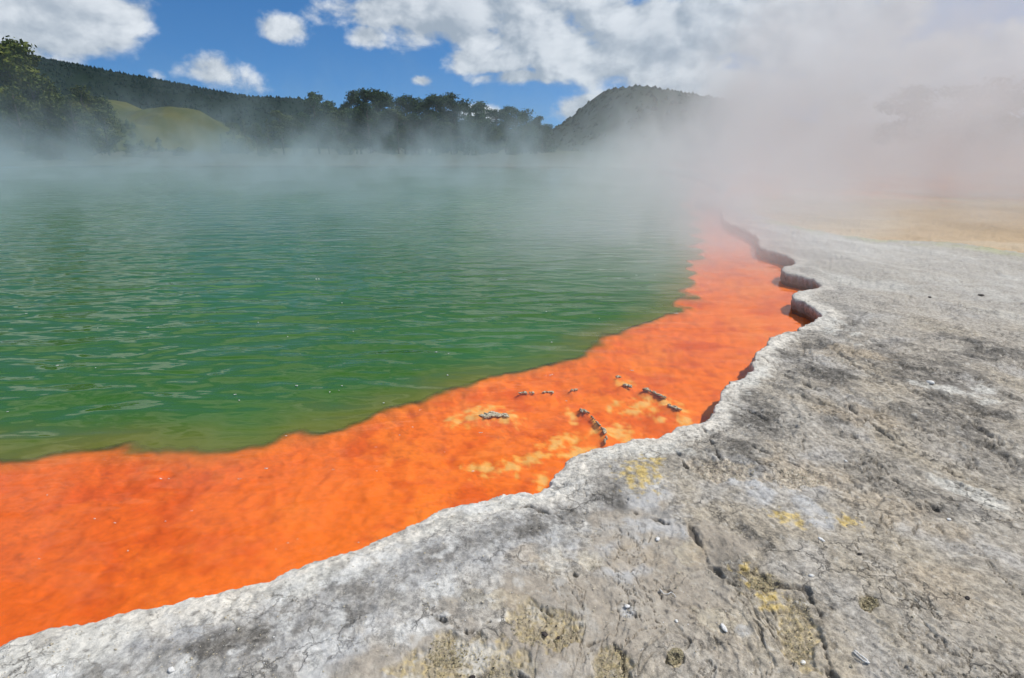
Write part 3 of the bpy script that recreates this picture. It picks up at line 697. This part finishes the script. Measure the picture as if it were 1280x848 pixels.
def tree(name, style, var, mat, px, py, D, label, group=None, cat='tree', wide=1.0, base=0.0):
    x, y, ztop = at_fwd(px, py, D); s = (ztop-base)/13.6
    root = bpy.data.objects.new(name, None); COL.objects.link(root); root.location = (x, y, base)
    root.empty_display_size = .5
    root.rotation_euler = (0, 0, _trs.uniform(0, 6.28)); root.scale = (s*wide, s*wide, s)
    tag(root, label, cat, group)
    tr = bpy.data.objects.new('trunk', TEMPL[(style, var)][0]); COL.objects.link(tr); tr.parent = root
    cr = bpy.data.objects.new('crown', crown_mesh((style, var), mat)); COL.objects.link(cr); cr.parent = root
    return root
# wood of pines behind the far shore: the crowns of its skyline, left to right, then those filling in below
wood = [(432,131,126,'leftmost pine of the wood, its crown jutting out to the side'),(446,118,124,'broad rounded pine at the left shoulder of the wood'),(459,114,128,'tallest pine of the wood, second crown bump from the left shoulder'),
 (474,117,125,'pine with a small pointed tip just right of the tallest pine'),(488,123,123,'stocky pine in the dip right of the pointed tip'),(503,124,129,'pine with a flat topped crown left of the skyline middle'),
 (516,124,125,'slim pine under the small round cloud'),(530,125,131,'low crowned pine just right of the small round cloud'),(544,121,124,'pine with a bushy crown before the middle of the skyline'),
 (557,121,128,'twin topped pine at the middle of the wood skyline'),(569,126,125,'pine just right of the middle of the skyline'),(581,128,130,'dark pine with separate knob of needles'),
 (594,131,124,'dark upright pine right of the middle of the wood'),(606,133,129,'pine with a narrow crown before the long right slope'),(619,135,125,'loose crowned pine where the skyline starts to fall'),
 (632,137,130,'pine left of the first bright gap between trunks'),(646,138,125,'pine above the bright gap between the trunks'),(659,140,129,'wide crowned pine near the right end of the wood'),
 (671,147,125,'smaller pine next to the right end of the wood'),(683,154,128,'last low pine at the right end of the wood, beside the dome hill')]
for i, (px, py, D, lab) in enumerate(wood):
    tree('pine_tree', 'pine' if i < 11 or i % 3 == 0 else 'broad', (i*3+i//4) % (5 if i < 11 else 4), m_pine, px, py, D, lab, 'pines of the wood on the far shore', wide=1.15 if i < 11 else 1.3)
rs_ = random.Random(11)
for i in range(32):
    px = 434+i*7.9+rs_.uniform(-3, 3); py = 131+i*.9+rs_.uniform(-2, 12)
    if 634 < px < 646: py += 14
    tree('pine_tree', 'broad' if i % 3 == 0 else 'pine', i % 4, m_pine if i % 4 else m_oliv, px, py, 116+rs_.uniform(-5, 4), ['shaded pine with hidden trunk, ', 'small pine with ragged top, ', 'olive tinted tree inside the wood, '][i % 3]+('below the %s crown of the skyline' % ['tallest', 'pointed tip', 'flat topped', 'slim', 'bushy', 'twin topped', 'knobbed', 'narrow', 'loose', 'wide', 'last low'][min(10, int((px-434)/23))]), 'pines inside the wood on the far shore', wide=1.35)
# mixed trees between the olive hill and the wood
mixed = [(276,166,104,'conifer','small pointed conifer nearest to the olive hill'),(289,152,108,'broad','pale rounded tree right of the small pointed conifer'),(303,148,110,'conifer','pale spire shaped tree with light top below the ridge'),
 (318,156,106,'broad','low rounded tree between two pale spires'),(332,147,108,'conifer','second pale spire left of the dark olive tree'),(349,140,104,'pine','dark olive tree with brownish top and leaning stem'),
 (363,146,106,'broad','bushy green tree in front of the dark ridge'),(378,142,108,'pine','green tree left of the tall ball topped pine'),(392,117,112,'pine','tall pine with round ball top above the ridge line'),
 (406,130,112,'pine','shorter pine touching the ball topped one'),(420,136,108,'broad','hazy bushy tree filling the gap before the wood')]
for i, (px, py, D, st, lab) in enumerate(mixed):
    tree('pine_tree' if st == 'pine' else ('conifer_tree' if st == 'conifer' else 'bushy_tree'), st, i % 3, m_oliv if st != 'pine' or i == 5 else m_pine, px, py, D, lab, wide=1.15)
# sunlit trees at the left edge of the photograph's view
leftg = [(4,58,74,'pine','tallest tree on the left shore, with yellowish tips'),(19,66,76,'pine','second tall yellow green tree beside the tallest'),(-26,66,74,'broad','dense dark tree behind the tallest left tree'),
 (34,92,73,'broad','yellow green tree stepping down from the tall pair'),(50,104,74,'pine','brown tinged pine in the middle of the left group'),(66,116,72,'broad','short olive tree before the round grey green one'),
 (84,120,70,'broad','round grey green tree in front of the left group'),(101,113,73,'broad','rounded tree with bright top left of the olive hill'),(121,124,74,'broad','last tree of the left group, overlapping the olive hill'),
 (-80,70,76,'broad','dark leafy tree beyond the others on the left bank'),(12,110,69,'broad','low leafy tree under the tall yellow green pair')]
for i, (px, py, D, st, lab) in enumerate(leftg):
    tree('pine_tree' if st == 'pine' else 'leafy_tree', st, i % 4, (m_yel, m_yel, m_oliv, m_yel, m_yel, m_oliv, m_oliv, m_yel, m_oliv, m_oliv, m_oliv)[i], px, py, D, lab, wide=1.1)
# trees looming in the steam on the right
for i, (px, py, D, lab) in enumerate([(1140,112,52,'faint tree in the steam, left of the big dark crown'),(1207,104,50,'big dark crown showing through the steam'),(1252,99,49,'broad tree dimly seen at the right edge of the steam'),(1300,104,51,'tree beyond the broad dim one, deep in the steam'),(1065,118,66,'faintest tree in the steam, barely darker than it')]):
    tree('shrouded_tree', 'broad', i % 4, m_pine, px, py, D, lab, wide=1.7)
# bushes on the banks
bush = [(10,176,67,m_rust,'rust coloured bush at the far left of the bank'),(40,182,66,m_oliv,'dull green bush right of the rust coloured one'),(62,176,67,m_rust,'golden bush under the round grey green tree'),(95,184,67,m_oliv,'grey green bush low on the bank in the steam'),
 (165,182,74,m_oliv,'low bush at the foot of the olive hill'),(185,188,72,m_rust,'reddish bush below the olive hill'),(225,184,76,m_oliv,'bush between the olive hill and the small conifer'),(380,190,84,m_rust,'brown bush under the ball topped pine'),
 (488,178,92,m_pine,'very dark bush at the foot of the wood, standing alone in steam'),(600,184,96,m_pine,'dark undergrowth bush below the middle of the wood'),(640,186,98,m_oliv,'bush below the bright gap of the wood'),
 (330,186,88,m_oliv,'bush below the pale spire shaped trees'),(430,186,90,m_oliv,'green bush left of the very dark one'),(545,186,96,m_oliv,'small bush right of the very dark one'),(-60,170,66,m_rust,'reddish brown bush outside the left group')]
for i, (px, py, D, mt_, lab) in enumerate(bush):
    tree('bush', 'broad', i % 4, mt_, px, py, D, lab, cat='bush', wide=2.3)

# ------------------------------------------------------------------ rocks and loose bits
def rock_mat(name, c1, c2, scale=60):
    m, t = material(name); pos = t.new('ShaderNodeNewGeometry').outputs['Position']
    n = t.noise(pos, scale, 5, .65)
    finish(t, principled(t, t.mix(t.smooth(n, .35, .65), c1+(1,), c2+(1,)), .85, t.math('MULTIPLY', n, .01), .25)); return m
m_crust = rock_mat('grey_crust', (.36, .30, .20), (.64, .57, .43)); m_darkr = rock_mat('dark_stone', (.035, .03, .028), (.09, .075, .065), 90)
m_paler = rock_mat('pale_stone', (.62, .60, .55), (.82, .80, .76)); m_grit = rock_mat('yellow_grit_mat', (.36, .30, .17), (.58, .50, .32), 150)
import bmesh
def ico(sub):
    bm = bmesh.new(); bmesh.ops.create_icosphere(bm, subdivisions=sub, radius=1); V = np.array([v.co[:] for v in bm.verts]); F = np.array([[v.index for v in f.verts] for f in bm.faces]); bm.free(); return V, F
I1, I2, I3 = ico(1), ico(2), ico(3)
def rough_blob(c, dims, ang, rs, base=I3, amp=.35):
    V = base[0].copy(); sx = rs.uniform(0, 90)
    n = fbm(V[:, 0]*1.7+sx+V[:, 2], V[:, 1]*1.7+sx-V[:, 2]*.7, 3, 3); n2 = fbm(V[:, 0]*5+sx, V[:, 1]*5+V[:, 2]*4, 2, 9)
    V = V*(1+amp*n+amp*.4*n2)[:, None]*np.array(dims)
    ca, sa = math.cos(ang), math.sin(ang)
    V = np.stack([V[:, 0]*ca-V[:, 1]*sa, V[:, 0]*sa+V[:, 1]*ca, V[:, 2]], 1)+np.array(c)
    return V
def blobs_obj(name, parts, mat, base=I3):
    V = np.concatenate(parts); nv = len(base[0]); F = np.concatenate([base[1]+i*nv for i in range(len(parts))])
    return mesh_obj(name, V, F, mat)
rsn = np.random.RandomState(21)
def crust_line(a, b, w, n, label, mat=None, hump=.02):
    pa = np.array(G(*a, WATER_Z)); pb = np.array(G(*b, WATER_Z)); L = np.linalg.norm(pb-pa); ang = math.atan2(pb[1]-pa[1], pb[0]-pa[0]); parts = []
    for i in range(n*3):
        f = rsn.uniform(0, 1); c = pa+(pb-pa)*f+rsn.normal(size=2)*w*.26
        k = rsn.uniform(.35, 1.0)
        parts.append(rough_blob((c[0], c[1], -.1535), (w*rsn.uniform(.35, .75)*k+.003, w*rsn.uniform(.15, .32)*k+.002, .005+hump*.25*rsn.uniform(.4, 1.1)*k), ang+rsn.uniform(-.6, .6), rsn, I3, .7))
    o = blobs_obj('crust_rock', parts, mat or m_crust); tag(o, label, 'rock', 'crusty rocks poking out of the orange shallows')
crust_line((600,519),(635,518),.055,8,'widest cluster of grey crust lumps, in the pale yellow patch',hump=.018)
crust_line((650,491),(668,491),.022,3,'short grey crust pieces nearest to the green water')
crust_line((676,490),(690,490),.022,3,'dark edged crust pieces right of the short grey ones')
crust_line((713,487),(721,487),.02,2,'single small crust lump above the curved line')
crust_line((771,471),(777,471),.02,2,'small lump ringed with pale yellow, near the middle')
crust_line((779,481),(787,482),.026,2,'round grey lump on a yellow stain, left of the long row',hump=.024)
crust_line((806,486),(831,496),.03,6,'long row of grey crust lumps slanting to the ledge',hump=.022)
crust_line((833,505),(848,511),.028,4,'shorter crust row between the long row and the ledge',hump=.022)
crust_line((725,511),(736,516),.024,3,'dark crust at the upper end of the curved line')
crust_line((739,520),(751,532),.010,5,'thin brown crack of crust along the curved line',hump=.010)
crust_line((752,533),(757,541),.024,3,'grey crust in the middle of the curved line')
crust_line((757,545),(757,553),.018,3,'small crust where the curved line meets the white ledge')
def stone(px, py, r_, mat, label, flat=.5, name='pebble', cat='stone', long=1.3):
    x, y = G(px, py, 0.0)
    V = rough_blob((0, 0, 0), (r_*long, r_, r_*flat), rsn.uniform(0, 3), rsn, I2, .3)
    hit = GROUND_Z(x, y); V = V+np.array([x, y, hit+r_*flat*.45])
    o = mesh_obj(name, V, I2[1], mat); tag(o, label, cat)
from mathutils.bvhtree import BVHTree
def make_ground_z():
    o = bpy.data.objects['ground']; me = o.data; n = len(me.vertices)
    co = np.empty(n*3, np.float32); me.vertices.foreach_get('co', co); co = co.reshape(-1, 3)
    sel = (np.hypot(co[:, 0], co[:, 1]) < 6) & (co[:, 2] > -.1)
    P3 = co[sel]; cell = .02; key = {}
    kk = np.floor(P3[:, :2]/cell).astype(int)
    for i in range(len(P3)):
        k_ = (kk[i, 0], kk[i, 1])
        z = P3[i, 2]
        if k_ not in key or z > key[k_]: key[k_] = z
    def gz(x, y):
        a, b = int(math.floor(x/cell)), int(math.floor(y/cell))
        for r_ in range(4):
            c = [key[(a+i, b+j)] for i in range(-r_, r_+1) for j in range(-r_, r_+1) if (a+i, b+j) in key]
            if c: return float(np.mean(c))
        return 0.0
    return gz
GROUND_Z = make_ground_z()
stone(681,789,.010,m_darkr,'dark slate chip lying in the round pit of yellow grit')
stone(698,791,.006,m_darkr,'tiny dark chip right of the slate chip in the round pit')
stone(590,844,.009,m_darkr,'dark chip in the yellow grit at the bottom edge')
stone(784,757,.008,m_paler,'white chip on the blue grey ring stain')
stone(846,774,.006,m_paler,'small white chip right of the blue grey ring stain')
stone(905,783,.009,m_paler,'flat white sliver near the yellow stained hollow',long=2.2)
stone(822,674,.009,m_paler,'pale oval flake beside the dark long crack',long=1.8)
stone(213,834,.010,m_paler,'lone white chip on the pale crust at lower left')
stone(1074,696,.007,m_darkr,'small black stone right of the long crack')
stone(1208,752,.008,m_darkr,'black stone in the plain grey ground far right',)
stone(1014,722,.008,m_paler,'white chip above the deep crack in the crust')
stone(1057,577,.008,m_paler,'white flake on the tan gritty area')
stone(1026,677,.008,m_paler,'white sliver left of the small black stone',long=2)
stone(1186,651,.008,m_paler,'white chip in the plain grey ground below the pale smear')
stone(1163,479,.022,m_paler,'white stone on the long pale smear')
stone(1226,370,.030,m_darkr,'dark stone alone on the pale flat crust')
stone(1162,372,.018,m_darkr,'small dark stone left of the lone one on the flat crust')
stone(1005,824,.008,m_paler,'pale pebble in the crumbly hollow at the bottom')
# a curl of white down or twig, and a hollow pale shell of crust
def wire(name, pts, r_, mat, label, cat):
    P3 = []
    for (px, py, dz) in pts:
        x, y = G(px, py); P3.append((x, y, GROUND_Z(x, y)+dz))
    segs = [(P3[i], P3[i+1], r_, r_) for i in range(len(P3)-1)]; V, F = tube_mesh(segs, 5); o = mesh_obj(name, V, F, mat); tag(o, label, cat)
wire('feather', [(825,734,.004),(829,740,.005),(835,741,.004),(839,739,.006),(842,741,.005),(845,745,.004)], .0016, m_paler, 'thin white zigzag thread lying on the grey crust', 'feather')
wire('twig', [(1067,816,.004),(1073,824,.006),(1080,829,.005),(1086,832,.005),(1082,827,.006),(1074,820,.006),(1068,814,.004)], .003, m_paler, 'narrow pale loop shaped twig at lower right', 'twig')
# grit: loose grains in the pits and crumbs over the crust
def grains(name, centres, n, smin, smax, mat, label, seed, everywhere=False):
    rs = np.random.RandomState(seed); P2 = []
    if everywhere:
        px = rs.uniform(-40, 1330, n); py = rs.uniform(440, 860, n); P2 = [G(a, b) for a, b in zip(px, py)]
        A = np.array(P2); ok = ~inside(A, lake); d_, _ = dist_poly(A, lake); A = A[ok & (d_ > .05)]
        keep_ = fbm(A[:, 0]*3, A[:, 1]*3, 3, 12) > rs.uniform(-.9, .9, len(A)); A = A[keep_]
    else:
        A = []
        for (px, py, rx, ry) in centres:
            a = rs.uniform(0, 6.28, n); q = np.sqrt(rs.uniform(0, 1, n)); A += [G(px+rx*c_*b_, py+ry*s_*b_) for c_, s_, b_ in zip(np.cos(a), np.sin(a), q)]
        A = np.array(A)
    V0, F0 = I1 if False else (np.array([(1, 0, 0), (0, 1, 0), (-1, 0, 0), (0, -1, 0), (0, 0, .8), (0, 0, -.8), (.6, .6, .3)]), np.array([(0, 6, 4), (6, 1, 4), (1, 2, 4), (2, 3, 4), (3, 0, 4), (1, 0, 5), (2, 1, 5), (3, 2, 5), (0, 3, 5), (0, 1, 6)]))
    S = rs.uniform(smin, smax, (len(A), 1, 1))*(1+rs.exponential(.3, (len(A), 1, 1))); J = 1+.35*rs.normal(size=(len(A), len(V0), 3)); ang = rs.uniform(0, 6.28, len(A))
    VV = V0[None]*S*J; ca, sa = np.cos(ang)[:, None], np.sin(ang)[:, None]
    W = np.stack([VV[..., 0]*ca-VV[..., 1]*sa, VV[..., 0]*sa+VV[..., 1]*ca, VV[..., 2]], -1)
    Z = np.array([GROUND_Z(a, b) for a, b in A]); W += np.stack([A[:, 0], A[:, 1], Z+S[:, 0, 0]*.3], -1)[:, None]
    F = (F0[None]+(np.arange(len(A))*len(V0))[:, None, None]).reshape(-1, 3)
    o = mesh_obj(name, W.reshape(-1, 3), F, mat, smooth=False); tag(o, label, 'gravel', kind='stuff')
pit_list = [(680,782,42,26),(590,832,60,22),(560,815,25,18),(765,830,22,26),(955,728,20,10),(1000,790,18,42),(845,817,10,9),(1085,757,12,9)]
grains('gravel', pit_list, 520, .0008, .0020, m_grit, 'yellow grit filling the hollows of the crust', 31)
grains('gravel', pit_list, 25, .0008, .0022, m_darkr, 'dark grains mixed into the yellow grit', 32)
grains('gravel', [(905,592,42,12),(1000,602,34,12)], 420, .001, .0026, m_crust, 'tan crumbs in the shallow gritty hollows', 33)
grains('gravel', None, 9000, .0008, .0024, m_crust, 'grey crumbs scattered over the crust', 34, True)
grains('gravel', None, 1200, .0007, .0018, m_paler, 'white specks of mineral scattered over the crust', 35, True)
# specks of foam on the water
def foam():
    rs = np.random.RandomState(9); pts = [(i, j) for i, j in [(443,415),(372,483),(558,470),(480,505),(515,535),(560,443),(545,441),(687,470),(690,469),(683,471),(790,464),(360,680),(345,688),(372,675),(500,545),(470,560),(210,600),(120,650),(60,620),(300,600),(240,640),(50,700),(160,690)]]
    for _ in range(40): pts.append((rs.uniform(0, 860), rs.uniform(330, 700)))
    parts = []
    for (px, py) in pts:
        c = np.array(G(px, py, WATER_Z))
        if not inside(c[None], lake)[0] or dist_poly(c[None], lake)[0][0] < .1: continue
        r_ = rs.uniform(.0015, .0035)*max(1, c[1]/3)
        for _k in range(rs.randint(1, 4)): parts.append(rough_blob((c[0]+rs.uniform(-3, 3)*r_, c[1]+rs.uniform(-1, 1)*r_, WATER_Z+.006), (r_*rs.uniform(1, 2), r_, r_*.8), 0, rs, I1, .2))
    o = blobs_obj('foam', parts, m_paler, I1); tag(o, 'tiny white flecks of foam floating on the pool', 'foam', kind='stuff')
foam()

# ------------------------------------------------------------------ steam over the pool
def build_steam():
    x0, x1, y0, y1, z0, z1 = -60, 46, 6.5, 73.5, -0.14, 15
    V = [(x, y, z) for z in (z0, z1) for y in (y0, y1) for x in (x0, x1)]
    F = [(0, 2, 3, 1), (4, 5, 7, 6), (0, 1, 5, 4), (2, 6, 7, 3), (0, 4, 6, 2), (1, 3, 7, 5)]
    m, t = material('steam'); pos = t.new('ShaderNodeNewGeometry').outputs['Position']
    sep = t.new('ShaderNodeSeparateXYZ'); t.l.new(pos, sep.inputs[0]); X, Y, Z = sep.outputs
    mp = t.new('ShaderNodeMapping'); t.l.new(pos, mp.inputs[0]); mp.inputs['Scale'].default_value = (1, .6, .8); mp.inputs['Location'].default_value = (3.1, 0, 0)
    n = t.noise(mp.outputs[0], .17, 3.5, .56, .4)
    # low blanket on the pool
    far = t.smooth(Y, 6, 50)
    hh = t.math('MULTIPLY_ADD', far, .75, .50)
    bl = t.math('EXPONENT', t.math('MULTIPLY', t.math('DIVIDE', t.math('MAXIMUM', Z, 0.0), hh), -1.0))
    d1 = t.math('MULTIPLY', t.math('MULTIPLY', bl, t.smooth(Y, 5, 21, .03, 1.0)), t.smooth(n, .36, .66, .20, 1.5))
    n3 = t.noise(mp.outputs[0], .42, 3, .55, .6)
    d1 = t.math('MULTIPLY', d1, t.smooth(n3, .38, .62, .35, 1.7))
    d1 = t.math('MULTIPLY', d1, t.smooth(Y, 24, 56, .085, .036))
    # wisps rising off it
    hw = t.math('EXPONENT', t.math('MULTIPLY', Z, -.36))
    d2 = t.math('MULTIPLY', t.math('MULTIPLY', hw, t.math('MULTIPLY', t.smooth(n, .44, .66), t.smooth(n3, .42, .62))), t.smooth(Y, 22, 48, 0, .17))
    # thin veil over the orange shelf at the head of the bay
    vx = t.math('DIVIDE', t.math('SUBTRACT', X, t.math('MULTIPLY', Y, .33)), 2.6); vy = t.math('DIVIDE', t.math('SUBTRACT', Y, 13.0), 5.0)
    g = t.math('EXPONENT', t.math('MULTIPLY', t.math('ADD', t.math('MULTIPLY', vx, vx), t.math('MULTIPLY', vy, vy)), -1.0))
    d4 = t.math('MULTIPLY', t.math('MULTIPLY', g, t.math('EXPONENT', t.math('MULTIPLY', t.math('MAXIMUM', Z, 0.0), -1.1))), t.smooth(n3, .3, .65, .16, .70))
    # the big plume on the right
    lat = t.math('SUBTRACT', X, t.math('ADD', t.math('MULTIPLY', Y, .22), t.math('MULTIPLY', Z, .45)))
    pm = t.math('MULTIPLY', t.smooth(t.math('ADD', lat, t.math('MULTIPLY', t.math('SUBTRACT', n, .5), 16.0)), -1.5, 7.0), t.smooth(Y, 8.5, 19))
    hz = t.math('EXPONENT', t.math('MULTIPLY', Z, -.15))
    d3 = t.math('MULTIPLY', t.math('MULTIPLY', pm, hz), t.math('MULTIPLY', t.smooth(n, .30, .68, .03, .20), t.smooth(n3, .36, .64, .20, 1.9)))
    dens = t.math('ADD', t.math('ADD', d1, d2), t.math('ADD', d3, d4))
    top = t.math('MULTIPLY', t.smooth(Z, 8, 15, 1, 0), t.math('MULTIPLY', t.smooth(X, 32, 46, 1, 0), t.smooth(X, -60, -50)))
    edge = t.math('MULTIPLY', t.smooth(Y, 60, 73, 1, 0), top)
    dens = t.math('MULTIPLY', dens, edge)
    pv = t.new('ShaderNodeVolumePrincipled'); t.l.new(dens, pv.inputs['Density'])
    t.l.new(t.mix(t.smooth(lat, -8, 2), (.52, .62, .65, 1), (.99, .965, .935, 1)), pv.inputs['Color']); pv.inputs['Anisotropy'].default_value = 0  # blue of the skylight painted into the left steam's colour; right stays pale
    finish(t, vol=pv.outputs[0])
    o = mesh_obj('steam', V, F, m, smooth=False)
    m.cycles.volume_sampling = 'MULTIPLE_IMPORTANCE' if hasattr(m.cycles, 'volume_sampling') else None
    try: m.cycles.volume_step_rate = 0.32
    except Exception as e: print(e)
    tag(o, 'white steam drifting over the hot pool and thickening on the right', 'steam', kind='stuff')
import os
if not os.environ.get('NOSTEAM'): build_steam()
